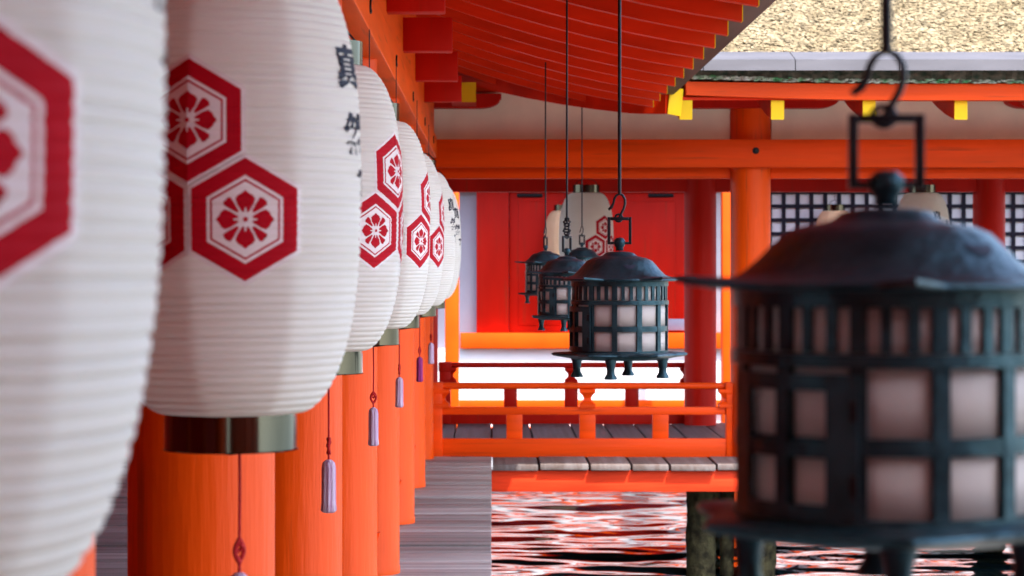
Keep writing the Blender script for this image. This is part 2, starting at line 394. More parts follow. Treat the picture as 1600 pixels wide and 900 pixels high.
# ---------------------------------------------------------------- the corridor that closes the view behind the camera
rear = thing('rear_corridor', 'vermilion corridor wall behind the viewer closing the small water court', 'corridor', (4, -3, 0))
bx('floor_deck', .02, 9, -6, -1.6, -.2, 0, M['deck_y'], rear)
bx('wall', .1, 9, -3.1, -3.0, 0, 3.0, M['plaster'], rear)  # unseen wall, plastered pale to throw neutral fill light forward
bx('dado_board', .1, 9, -2.99, -2.95, 0, 1.0, M['ver_x'], rear)
for xx in (1.0, 3.4, 5.8, 8.2): bx('column', xx-.15, xx+.15, -2.9, -2.6, 0, 3.0, M['ver'], rear, .06)
bx('tie_beam', .1, 9, -2.92, -2.75, 2.15, 2.35, M['ver_x'], rear)
bx('eave', .1, 9, -5.5, -1.3, 2.75, 2.85, M['soffit'], rear)
bx('roof', .1, 9, -6, -1.5, 2.86, 3.7, M['barkbase'], rear)
# ---------------------------------------------------------------- the cross corridor
crs = thing('cross_corridor', 'vermilion cross corridor with bark roof and grey gutter spanning behind the railings', 'corridor', (2, 18.8, 0))
P1 = crs.location
def xpart(name, me, loc=(0, 0, 0), rot=(0, 0, 0)):
    return new(name, me, crs, (loc[0]-P1.x, loc[1]-P1.y, loc[2]-P1.z), rot)
bm = bmesh.new(); lathe(bm, [(0, 0), (.145, 0), (.145, 2.62), (0, 2.62)], 56); c1 = mesh(bm, M['ver'], True)
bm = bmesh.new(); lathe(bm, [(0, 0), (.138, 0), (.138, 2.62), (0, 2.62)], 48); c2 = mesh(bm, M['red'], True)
FX = [-.55, 1.87, 4.29, 6.71]
for x in FX[1:]: xpart('column', c1, (x, 17.1, 0))
for x in (-.60, 1.80, 4.29, 6.71): xpart('column', c2, (x, 20.42, 0))
bx_ = lambda nm, *a, mt='ver_x', bev=.006: bx(nm, *a, M[mt], crs, bev)
bx_('tie_beam', -.40, 8.8, 16.86, 16.96, .676+EYE, .877+EYE)
bx_('lower_tie_beam', -.40, 8.8, 17.10, 17.20, .606+EYE, .692+EYE)
bx_('tie_beam', -3, 8.8, 20.36, 20.50, .606+EYE, .80+EYE, mt='red')
bx_('tie_beam', -3, 8.8, 20.36, 20.50, .82+EYE, 1.3+EYE, mt='red')
bx_('wall_plate', -3, 8.8, 17.0, 17.2, 1.225+EYE, 1.42+EYE, mt='ver_x')
for a, b_ in ((-.42, 1.72), (2.02, 4.14), (4.44, 6.56), (6.86, 8.8)):
    bx('plaster_panel', a, b_, 17.08, 17.13, .87+EYE, 1.23+EYE, M['plaster'], crs, 0)
bx_('ceiling_board', -3, 8.8, 17.22, 20.35, 1.40+EYE, 1.43+EYE, mt='plaster')  # unseen ceiling, made cream to bounce light onto the lanterns below
# round peg cap on the tie beam in front of a column
bm = bmesh.new(); lathe(bm, [(0, .012), (.014, .01), (.020, 0), (.024, 0), (.024, .004)][::-1], 16)
pegm = mesh(bm, M['iron'], True)
for x in FX: xpart('nail_cover', pegm, (x+.012, 16.858, .795+EYE), (PI/2, 0, 0))
# boat-shaped corbels
def corbel(x):
    bm = bmesh.new(); h = .62; pts = [(-h, 1.205), (-h, 1.17)]
    for i in range(7):
        a = i/6*PI/2; pts.append((-h+.01+.14*(1-math.cos(a)), 1.165-.062*math.sin(a)))
    pts += [(-p[0], p[1]) for p in pts[::-1]]
    A = [bm.verts.new((p[0], -.07, p[1]+EYE)) for p in pts]; B = [bm.verts.new((p[0], .07, p[1]+EYE)) for p in pts]
    bm.faces.new(A); bm.faces.new(B[::-1])
    for k in range(len(pts)): bm.faces.new((A[k], B[k], B[(k+1) % len(pts)], A[(k+1) % len(pts)]))
    xpart('corbel', mesh(bm, M['red']), (x, 16.97, 0))
for x in FX: corbel(x)
# rafters along Y with yellow ends
def rafter_y(y0):
    bm = bmesh.new(); prev = None; N = 10; y1 = 18.7; w = .084; h = .125
    for i in range(N+1):
        yv = y0+(y1-y0)*i/N; z = rz(yv-EYc)-.065
        q = [bm.verts.new(p) for p in ((-w/2, yv, z), (w/2, yv, z), (w/2, yv, z+h), (-w/2, yv, z+h))]
        if prev:
            for k in range(4): bm.faces.new((prev[k], prev[(k+1) % 4], q[(k+1) % 4], q[k]))
        else: bm.faces.new(q[::-1])
        prev = q
    bm.faces.new(prev); return mesh(bm, M['soffit'])
ry = rafter_y(EYc); capy = boxmesh(-.0425, .0425, -.003, .001, 0, .126, M['yellow'])
for k in range(13):
    r_ = xpart('rafter', ry, (1.272+.6*k, 0, 0)); new('end_cap', capy, r_, (0, EYc-.002, rz(0)-.066))
r_ = xpart('beam_end', boxmesh(-.085, .085, 0, .9, 0, .135, M['red']), (-.195, 16.42, 1.112+EYE))
new('end_cap', boxmesh(-.087, .087, -.004, 0.0, -.001, .136, M['yellow']), r_, (0, -.001, 0))
# eave board, mossy bark edge, gutter, roof
def xsheet(zoff, th, y0, mt, name):
    bm = bmesh.new(); rows = []
    for xx in (-3, -1.7, -.6, EX, 3, 8.8):
        ys0 = min(y0+max(0, EX-xx), 18.6)
        rows.append([bm.verts.new((xx, ys0+(18.78-ys0)*i/8, rz(ys0+(18.78-ys0)*i/8-EYc)+zoff)) for i in range(9)])
    for A, B in zip(rows, rows[1:]):
        for i in range(8): bm.faces.new((A[i], A[i+1], B[i+1], B[i]))
    g = bmesh.ops.extrude_face_region(bm, geom=bm.faces[:])
    for v in g['geom']:
        if isinstance(v, bmesh.types.BMVert): v.co.z += th
    xpart(name, mesh(bm, mt))
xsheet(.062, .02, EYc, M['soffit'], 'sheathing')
def strip(name, ya, yb, z0, z1, mt, rough=0, x0=1.27, lift=.035, n=60):
    """long eave piece along X whose left end lifts slightly"""
    bm = bmesh.new(); prev = None
    for i in range(n+1):
        xx = x0+(8.8-x0)*i/n; l = lift*max(0, 1-(xx-x0)/1.6)**2; j = random.uniform(-rough, rough)
        q = [bm.verts.new(p) for p in ((xx, ya+j, z0+l+j*.5), (xx, yb, z0+l), (xx, yb, z1+l*.4), (xx, ya+j, z1+l*.4))]
        if prev:
            for k in range(4): bm.faces.new((prev[k], prev[(k+1) % 4], q[(k+1) % 4], q[k]))
        else: bm.faces.new(q[::-1])
        prev = q
    bm.faces.new(prev); return xpart(name, mesh(bm, mt))
strip('eave_board', 15.44, 15.56, 1.058+EYE, 1.165+EYE, M['ver_x'])
strip('bark_edge', 15.40, 15.9, 1.172+EYE, 1.262+EYE, M['moss'], .012, 1.33, .03, 200)
# ragged pale lichen rim under the bark edge
bm = bmesh.new()
for i in range(900):
    xx = 1.30+7.4*(i/900)**1.4; s = random.uniform(.006, .02)
    if random.random() < .35 and xx > 3: continue
    l = .03*max(0, 1-(xx-1.33)/1.6)**2
    c = Vector((xx, 15.395+random.uniform(-.01, .01), 1.172+EYE+l+random.uniform(-.006, .016)))
    r = bmesh.ops.create_icosphere(bm, subdivisions=1, radius=s)
    for v in r['verts']: v.co = c+Vector((v.co.x*1.5, v.co.y*.5, v.co.z*.5))
o = xpart('lichen_rim', mesh(bm, M['lichen'], 'all')); o['kind'] = 'stuff'
gx = [1.36, 1.95, 2.62, 3.60, 4.9, 6.2, 7.5, 8.8]
for a, b_ in zip(gx, gx[1:]):
    bm = bmesh.new(); prev = None
    for xx in (a+.003, b_-.003):
        pr = ((15.19, 1.232), (15.20, 1.303), (15.50, 1.378), (15.52, 1.36), (15.25, 1.285), (15.30, 1.24))
        q = [bm.verts.new((xx, p[0], p[1]+EYE)) for p in pr]
        if prev:
            for k in range(6): bm.faces.new((prev[k], prev[(k+1) % 6], q[(k+1) % 6], q[k]))
        else: bm.faces.new(q[::-1])
        prev = q
    bm.faces.new(prev); xpart('gutter_section', mesh(bm, M['gutter']))
bm = bmesh.new()   # end of the gutter, cut back along the corner
v = [bm.verts.new(p) for p in ((1.20, 15.22, 1.255+EYE), (1.357, 15.19, 1.232+EYE), (1.357, 15.20, 1.303+EYE), (1.24, 15.22, 1.29+EYE), (1.27, 15.5, 1.378+EYE), (1.357, 15.5, 1.378+EYE), (1.357, 15.5, 1.26+EYE), (1.2, 15.5, 1.26+EYE))]
for q in ((0, 1, 2, 3), (3, 2, 5, 4), (0, 3, 4, 7), (1, 6, 5, 2), (7, 4, 5, 6), (0, 7, 6, 1)): bm.faces.new([v[k] for k in q])
xpart('gutter_section', mesh(bm, M['gutter']))
RS = .62
bm = bmesh.new()
for q in (((EX-.3, 15.53), (8.8, 15.53), (8.8, 18.78), (-1.7, 18.78)),):
    vv = [bm.verts.new((a, b_, 1.375+EYE+RS*(b_-15.53))) for a, b_ in q]
    v2 = [bm.verts.new((a, b_, 1.22+EYE+RS*(b_-15.53)*.8)) for a, b_ in q]
    bm.faces.new(vv); bm.faces.new(v2[::-1])
    for k in range(4): bm.faces.new((vv[k], vv[(k+1) % 4], v2[(k+1) % 4], v2[k]))
zt = 1.375+EYE+RS*3.25
vv = [bm.verts.new(p) for p in ((-3, 18.79, zt), (8.8, 18.79, zt), (8.8, 22.1, 1.42+EYE), (-3, 22.1, 1.42+EYE), (-3, 18.79, zt-.25), (8.8, 18.79, zt-.25), (8.8, 22.1, 1.2+EYE), (-3, 22.1, 1.2+EYE))]
for q in ((0, 1, 2, 3), (7, 6, 5, 4), (0, 4, 5, 1), (1, 5, 6, 2), (2, 6, 7, 3), (3, 7, 4, 0)): bm.faces.new([vv[k] for k in q])
xpart('thatch', mesh(bm, M['barkbase']))
def chips():
    rng = np.random.RandomState(5); n = 80000
    xx = rng.uniform(1.2, 5.6, n); s = rng.uniform(0, 1, n)**1.0*1.35
    yy = 15.50+s; zz = 1.375+EYE+RS*(yy-15.53)+rng.uniform(.0, .022, n)
    ln = rng.uniform(.008, .021, n); wd = rng.uniform(.006, .014, n); a = rng.uniform(-3.1, 3.1, n)
    tl = rng.normal(-.05, .18, n); rl = rng.normal(0, .2, n); sl = math.atan(RS)
    u = np.stack([np.cos(a), np.sin(a)*np.cos(sl+tl), np.sin(a)*np.sin(sl+tl)+rl*.4], -1)
    v = np.stack([-np.sin(a), np.cos(a)*np.cos(sl+tl), np.cos(a)*np.sin(sl+tl)], -1)
    c = np.stack([xx, yy, zz], -1)
    P = np.stack([c-u*wd[:, None]-v*ln[:, None], c+u*wd[:, None]-v*ln[:, None], c+u*wd[:, None]*.7+v*ln[:, None], c-u*wd[:, None]*.7+v*ln[:, None]], 1).reshape(-1, 3)
    me = bpy.data.meshes.new('chips'); me.vertices.add(n*4); me.vertices.foreach_set('co', P.ravel())
    me.loops.add(n*4); me.loops.foreach_set('vertex_index', np.arange(n*4)); me.polygons.add(n)
    me.polygons.foreach_set('loop_start', np.arange(n)*4); me.update(calc_edges=True); me.materials.append(M['bark'])
    o = xpart('bark_chips', me); o['kind'] = 'stuff'
chips()

# ---------------------------------------------------------------- railings
def railing(label, y, mt, x0=-.405, x1=1.74, bays=4):
    t = thing('railing', label, 'railing', ((x0+x1)/2, y, 0), 'low vermilion railings across the cross corridor')
    px, py, _ = t.location
    def p(n_, me, x, z): return new(n_, me, t, (x-px, 0, z))
    bm = bmesh.new(); L_ = x1-x0
    for (dy, dz) in ((0, 0),):
        vA = []
        for k in range(12):
            a = 2*PI*k/12; vA.append((.030*math.cos(a), .024*math.sin(a)))
        A = [bm.verts.new((0, a, b_)) for a, b_ in vA]; B = [bm.verts.new((L_, a, b_)) for a, b_ in vA]
        bm.faces.new(A); bm.faces.new(B[::-1])
        for k in range(12): bm.faces.new((A[k], A[(k+1) % 12], B[(k+1) % 12], B[k]))
    p('handrail', mesh(bm, mt, True), x0, .508)
    p('middle_rail', boxmesh(0, L_, -.03, .03, .302, .356, mt, .004), x0, 0)
    p('bottom_beam', boxmesh(0, L_, -.04, .04, -.004, .129, mt, .004), x0, 0)
    for xx in (x0-.0, x1-.0):
        q = p('end_post', boxmesh(-.05, .05, -.05, .05, 0, .50, mt, .005), xx, 0)
        new('post_cap', boxmesh(-.056, .056, -.056, .056, .452, .535, mt, .008), q)
    blk = boxmesh(-.058, .058, -.028, .028, .1292, .3018, mt, .003)
    up = boxmesh(-.042, .042, -.024, .024, .3562, .486, mt, .003)
    s = .527; xs = [x0+.57+.527*k for k in range(bays-1)]
    for k, xx in enumerate(xs):
        p('lower_block', blk, xx, 0)
        if k != (bays-1)//2: pass
    bm = bmesh.new()
    lathe(bm, [(0, .355), (.080, .355), (.080, .378), (.046, .40), (.036, .42), (.050, .44), (.080, .462), (.080, .486), (0, .486)], 4, lambda a, r, z: r)
    bmesh.ops.rotate(bm, verts=bm.verts[:], matrix=Matrix.Rotation(PI/4, 3, 'Z'))
    p('waisted_strut', mesh(bm, mt), xs[(bays-1)//2], 0)
    for sx in (x0+.045, x1-.045):
        p('waisted_strut', bpy.data.meshes[-1] if False else mesh_copy_strut(mt), sx, 0)
    return t
def mesh_copy_strut(mt):
    bm = bmesh.new()
    lathe(bm, [(0, .355), (.080, .355), (.080, .378), (.046, .40), (.036, .42), (.050, .44), (.080, .462), (.080, .486), (0, .486)], 4)
    bmesh.ops.rotate(bm, verts=bm.verts[:], matrix=Matrix.Rotation(PI/4, 3, 'Z'))
    return mesh(bm, mt)
railing('bright vermilion railing at the near edge of the cross corridor deck', 17.1, M['ver_x'])
railing('dark red railing at the far side of the deck before the white base', 20.58, M['red'])

# ---------------------------------------------------------------- the hall across the water
hall = thing('shrine_hall', 'red doored shrine hall with white plaster base and black lattice windows', 'building', (2, 26.3, -.75))
h_ = lambda nm, x0, x1, y0, y1, z0, z1, mt, bev=.005: bx(nm, x0, x1, y0, y1, z0+EYE, z1+EYE, M[mt], hall, bev)
h_('wall', -6, 8.8, 26.05, 26.3, -2.6, 2.2, 'shadeplaster', 0)
h_('plaster_base', -6, 8.8, 25.93, 26.045, -2.5, -.945, 'white', .01)
h_('sill_beam', -.34, 8.8, 25.86, 26.045, -.94, -.772, 'orange')
h_('ground_beam', -.6, 8.8, 25.86, 25.925, -1.60, -1.505, 'orange')
h_('ground_beam', -6, 8.8, 25.84, 25.925, -1.98, -1.80, 'orange')  # hidden lower beam, added for its orange streak in the water
h_('lintel', -.6, 8.8, 25.90, 26.045, .79, 1.0, 'red')
h_('door_frame', -.165, .19, 25.96, 26.045, -.77, .788, 'red')
for a, b_, hx in ((.195, 1.155, .42), (1.16, 2.12, 1.86)):
    d = h_('door', a, b_, 26.0, 26.045, -.77, .788, 'red')
    for q0, q1 in ((a+.10, b_-.10),):
        new('door_panel', boxmesh(-(q1-q0)/2, (q1-q0)/2, -.012, 0, -.70, .66, M['red'], .008), d, (0, -.022, 0))
    new('hinge_strap', boxmesh(-.14, .14, -.02, 0, -.03, .012, M['iron'], .012), d, (hx-(a+b_)/2, -.024, .735))
h_('grey_block', 1.93, 2.12, 25.955, 25.995, -.745, -.62, 'greyblue')  # small grey-blue block at the foot of the door
h_('door_frame', 2.125, 2.9, 26.0, 26.045, -.77, .788, 'white')
for a in (2.9, 5.42):
    wn = h_('lattice_window', a, a+2.44, 26.02, 26.045, -.765, .785, 'lattice')
    c = Vector((a+1.22, 26.0325, (-.765+.785)/2))
    new('paper_screen', boxmesh(-1.2, 1.2, -.004, 0, -.75, .75, M['white']), wn, (0, -.0145, 0))
    vb = boxmesh(-.021, .021, -.03, 0, -.77, .77, M['lattice']); hb = boxmesh(-1.22, 1.22, -.024, 0, -.020, .020, M['lattice'])
    for k in range(17): new('lattice_bar', vb, wn, (-1.216+.152*k, -.019, 0))
    for k in range(11): new('lattice_rail', hb, wn, (0, -.022, .76-.152*k))
h_('porch_post', -.485, -.34, 24.66, 24.84, -2.3, .9, 'orange', .01)
h_('porch_post', 2.405, 2.60, 24.66, 24.86, -2.3, .9, 'orange', .01)
h_('porch_post', 7.0, 7.2, 24.66, 24.86, -2.3, .9, 'orange', .01)
h_('eave', -6, 8.8, 24.98, 27.5, 1.25, 1.40, 'soffit')
h_('roof', -6, 8.8, 24.95, 30, 1.41, 2.3, 'barkbase')

# ---------------------------------------------------------------- paper lanterns
ZB, ZT = -.249, .52; ZC, HH = (ZB+ZT)/2, (ZT-ZB)/2; R0 = .2216
NR = 58; RS_ = (ZT-ZB)/NR
RZ, RD = [], []
for i in range(NR):
    for f_, d_ in ((0, -.0029), (.16, -.0006), (.5, 0), (.84, -.0006)):
        if f_ == 0: jj = random.uniform(-.1, .1)*RS_ if i else 0; dj = random.uniform(.7, 1.5)
        d_ *= dj; RZ.append(ZB+RS_*(i+f_)+jj); RD.append(d_ if i else 0)
RZ.append(ZT); RD.append(0)
def prof(z):
    t = min(1, abs(z-ZC)/HH); r = R0*(.5+.5*math.sqrt(max(0, 1-t**2.6)))
    return r+float(np.interp(z, RZ, RD))
NG = 8
def gore(a):
    g = 2*PI/NG; ph = (a % g)-g/2
    poly = math.cos(g/2)/math.cos(ph)
    return 1.022*(.62+.38*poly)
SEG = 96
def body_mesh():
    bm = bmesh.new()
    lathe(bm, [(prof(z), z) for z in RZ], SEG, lambda a, r, z: r*gore(a))
    return mesh(bm, M['paper'], 'all')
def wrap(bm, off):
    for v in bm.verts:
        a, z, o_ = v.co.x/R0, v.co.z, v.co.y
        z = min(max(z, ZB), ZT)
        # chord between body segments
        ds = 2*PI/SEG; k = math.floor(a/ds); u = a/ds-k
        p0 = Vector((math.sin(k*ds), -math.cos(k*ds)))*gore(k*ds); p1 = Vector((math.sin((k+1)*ds), -math.cos((k+1)*ds)))*gore((k+1)*ds)
        p = p0.lerp(p1, u)
        r = prof(z)*.5+.5*(prof(z)-float(np.interp(z, RZ, RD)))+.0006+o_
        v.co = Vector((p.x*r, p.y*r, z))
def cut(bm, umin, umax, vmin, vmax):
    for z in RZ:
        if vmin < z < vmax:
            bmesh.ops.bisect_plane(bm, geom=bm.verts[:]+bm.edges[:]+bm.faces[:], plane_co=(0, 0, z), plane_no=(0, 0, 1))
    ds = 2*PI/SEG
    for k in range(-SEG, SEG):
        u = k*ds*R0
        if umin < u < umax:
            bmesh.ops.bisect_plane(bm, geom=bm.verts[:]+bm.edges[:]+bm.faces[:], plane_co=(u, 0, 0), plane_no=(1, 0, 0))
def poly(bm, pts, layer, mi):
    f = bm.faces.new([bm.verts.new((p[0], layer*.00035, p[1])) for p in pts]); f.material_index = mi
    return f
def hexp(cx, cz, R): return [(cx+R*math.sin(k*PI/3), cz+R*math.cos(k*PI/3)) for k in range(6)]
def crest_mesh():
    bm = bmesh.new(); Rp = .1060; jz = .1265
    for (cx, cz) in ((0, jz+Rp), (-.866*Rp, jz-Rp/2), (.866*Rp, jz-Rp/2)):
        poly(bm, hexp(cx, cz, Rp+.0015), 0, 1)
        R = .0992; poly(bm, hexp(cx, cz, R), 1, 0)
        poly(bm, hexp(cx, cz, R*.715), 2, 1); poly(bm, hexp(cx, cz, R*.655), 3, 0); poly(bm, hexp(cx, cz, R*.615), 4, 1)
        def P(r, a): return (cx+R*r*math.sin(a), cz+R*r*math.cos(a))
        for k in range(4):
            a = k*PI/2
            poly(bm, [P(.13, a-.42), P(.27, a-.50), P(.37, a-.46), P(.41, a-.30), P(.43, a-.14), P(.475, a), P(.43, a+.14), P(.41, a+.30), P(.37, a+.46), P(.27, a+.50), P(.13, a+.42)], 5, 0)
            a += PI/4
            poly(bm, [P(.17, a-.12), P(.33, a-.20), P(.43, a-.20), P(.455, a-.08), P(.44, a), P(.455, a+.08), P(.43, a+.20), P(.33, a+.20), P(.17, a+.12)], 5, 0)
            a = k*PI/2
            poly(bm, [P(.05, a-.5), P(.19, a-.06), P(.19, a+.06), P(.05, a+.5)], 6, 1)
        poly(bm, [P(.085, j*PI/6) for j in range(12)], 7, 1); poly(bm, [P(.042, j*PI/5) for j in range(10)], 8, 0)
    bmesh.ops.triangulate(bm, faces=bm.faces[:])
    cut(bm, -.25, .25, -.1, .4); wrap(bm, 0)
    me = mesh(bm, [M['cred'], M['cwhite']], 'all'); return me
def glyph_mesh(chars):
    """chars: list of (text, arc position in metres, z centre, size)"""
    bm = bmesh.new(); dg = bpy.context.evaluated_depsgraph_get()
    for s, u, z, size in chars:
        c = bpy.data.curves.new('glyph', 'FONT'); c.body = s; c.offset = .004; c.size = size/.92
        o = bpy.data.objects.new('glyph', c); C.objects.link(o); dg.update()
        me = bpy.data.meshes.new_from_object(o.evaluated_get(dg))
        bpy.data.objects.remove(o); bpy.data.curves.remove(c)
        me.transform(Matrix.Translation((u-size*.55, 0, z-size*.42)) @ Matrix(((1, 0, 0, 0), (0, 0, 0, .0004), (0, 1, 0, 0), (0, 0, 0, 1))))
        bm.from_mesh(me)
    bmesh.ops.remove_doubles(bm, verts=bm.verts[:], dist=1e-6)
    cut(bm, .0, .7, -.1, .5); wrap(bm, 0)
    for f in bm.faces: f.material_index = 0
    return mesh(bm, [M['ink']], 'all')
BODY, CREST = body_mesh(), crest_mesh(); M['tan'] = paper('tan_paper', (.62, .42, .26), .2)  # tan base colour, deeper than the other lantern paper
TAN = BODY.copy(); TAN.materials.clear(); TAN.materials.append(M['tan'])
U0 = math.radians(85)*R0
TXT = [glyph_mesh([g]) for g in (('真', U0-.006, .330, .066), ('然', U0+.002, .218, .062), ('丁', U0+.040, .135, .05), ('山', U0+.125, .27, .05), ('直', U0+.128, .175, .055))]
bm = bmesh.new(); lathe(bm, [(.108, -.256), (.112, -.256), (.112, -.308), (.1145, -.310), (.108, -.310), (.108, -.256)][::-1], 48)
lathe(bm, [(.100, -.249), (.111, -.249), (.111, -.256), (.100, -.256)], 48); RB = mesh(bm, M['lacquer'], True)
bm = bmesh.new(); lathe(bm, [(.108, .52), (.112, .52), (.112, .585), (.108, .585), (.108, .52)], 48)
RT = mesh(bm, M['lacquer'], True)
bm = bmesh.new()
tube(bm, [(-.11, 0, .575), (-.07, 0, .62), (0, 0, .64), (.07, 0, .62), (.11, 0, .575)], .003, 6)
HANG = mesh(bm, M['iron'], True)
bm = bmesh.new(); tube(bm, [(-.11, 0, -.305), (0, 0, -.318), (.11, 0, -.305)], .003, 6); CROSS = mesh(bm, M['iron'], True)
bm = bmesh.new()
tube(bm, [(0, 0, -.318), (.001, 0, -.40), (0, 0, -.487)], .0028, 6)
KN = mesh(bm, M['cord'], True)
bm = bmesh.new()
for sx in (-1, 1):
    pts = [(sx*(.010*math.sin(PI*j/8)), .003*sx, -.485-.042*j/8) for j in range(9)]
    tube(bm, pts, .0042, 6)
tube(bm, [(-.008, 0, -.500), (0, -.004, -.494), (.008, 0, -.500), (0, .004, -.507)], .004, 6, True)
tube(bm, [(0, 0, -.525), (0, 0, -.548)], .003, 6)
KNOT = mesh(bm, M['cord'], True)
bm = bmesh.new(); lathe(bm, [(0, -.542), (.008, -.544), (.0155, -.552), (.0175, -.565), (.018, -.66), (.020, -.680), (.014, -.686), (0, -.683)], 24, lambda a, r, z: r*(1+.10*math.cos(8*a)))
TAS = mesh(bm, M['tassel'], 'all'); bm = bmesh.new()
lathe(bm, [(0, -.542), (.008, -.544), (.0155, -.552), (.0175, -.565), (.018, -.66), (.020, -.680), (.014, -.686), (0, -.683)], 24, lambda a, r, z: r*(1+.10*math.cos(8*a)))
TAS2 = mesh(bm, M['tassel_b'], 'all')
bm = bmesh.new()
pts = [(0, 0, 0), (0, 0, .02)]+[(0, -.018*math.sin(a), .035-.018*math.cos(a)) for a in fine(0, 4.4, 8)]
tube(bm, [(.0, .02, .045), (0, .0, .045), (0, -.02, .04), (0, -.028, .022), (0, -.02, .004), (0, -.004, .002), (0, .004, .012)], .0045, 6)
HOOK = mesh(bm, M['iron'], True)
def far_lantern(label, x, y, crest_deg, dz, z0, **k):
    x /= KS; y /= KS
    t = lantern(label, x, y, crest_deg, dz/KS, **k); t.scale = (1, 1, 1); return t
def lantern(label, x, y, crest_deg, dz=0, tassel=0, hook=False, tdx=.015, tz=0, wire=.9, pm_=None, group='white paper lanterns along the corridor', sc=1):
    t = thing('paper_lantern', label, 'lantern', (x*KS, y*KS, EYE+dz*KS), group); t.scale = (KS, KS, KS)
    r = math.radians(crest_deg)
    tilt = random.uniform(-.006, .006)
    bdy = new('paper_body', pm_ or BODY, t, (0, 0, 0), (0, tilt, r))
    new('crest', CREST, t, (0, 0, 0), (0, tilt, r))
    for g_ in TXT: new('written_character', g_, t, (0, 0, 0), (0, tilt, r))
    new('top_ring', RT, t); new('bottom_ring', RB, t); new('handle', HANG, t, (0, 0, 0), (0, 0, r*.3)); new('cross_wire', CROSS, t)
    top = wire-EYE-dz+EYE
    bm = bmesh.new(); tube(bm, [(0, 0, .637), (0, 0, top)], .0022, 6); new('hanging_wire', mesh(bm, M['iron'], True), t)
    if tassel:
        q = new('tassel', TAS if tassel == 1 else TAS2, t, (tdx, 0, tz), (0, 0, random.uniform(0, 3)))
        new('cord', KN, q); new('knot', KNOT, q, (0, 0, 0), (0, 0, random.uniform(-.4, .4)))
    return t
def theta(x, y, app): return app+math.degrees(math.atan2(x, y))*0+math.degrees(-math.atan2(x, y))
G1 = 'white paper lanterns along the corridor'
LN = [  # label, x, y, crest direction as seen, dz, tassel
 ('large blurred white lantern cut by the left picture edge, crest only partly in view', -.461, 1.69, -6, -.003, 0),
 ('big sharp white lantern with whole red triple hexagon crest over a black ring', -.441, 4.0, -17.5, -.005, 1),
 ('white lantern beside the big one, red crest turned right with two hexagons visible', -.460, 6.4, 64, .010, 1),
 ('white lantern further down the row showing one red hexagon at its right edge', -.454, 8.8, 83, .004, 1),
 ('small white lantern with a thin sliver of red hexagon on its right rim', -.451, 11.2, 90, .0, 1),
 ('small white lantern near the row end with black writing on its right side', -.428, 13.6, -16, 0, 2),
 ('farthest white lantern at the end of the row beside the orange post', -.424, 16.0, -24, 0, 1)]
for i, (lab, x, y, cr, dz, ts) in enumerate(LN):
    lantern(lab, x, y, cr+math.degrees(-math.atan2(x, y)), dz, ts, wire=.93, tdx=(.015 if i != 2 else .02), tz=(.024 if i == 1 else 0))
for i, (lab, x, y, *_r) in enumerate(LN):
    cpart('lantern_hook', HOOK, (-.449*KS, y*KS, .925*KS+EYE))
cpart('lantern_hook', HOOK, (-.449*KS, 15.7, .925*KS+EYE))
G2 = 'paper lanterns in and beyond the cross corridor'
far_lantern('cream paper lantern with red crest hanging behind the bronze lanterns before the red doors', .784, 19.6, 42, .055, 0, wire=1.40, group=G2)
far_lantern('tan paper lantern half hidden behind the cream lantern at the red doors', .79, 25.74, 150, .04, 0, wire=1.25, pm_=TAN, group=G2)
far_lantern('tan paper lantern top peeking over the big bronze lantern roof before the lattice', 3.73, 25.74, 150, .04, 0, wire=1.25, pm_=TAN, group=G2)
far_lantern('white paper lantern with black writing before the lattice behind the bronze lantern bail', 3.565, 19.6, -60, .055, 0, wire=1.40, group=G2)

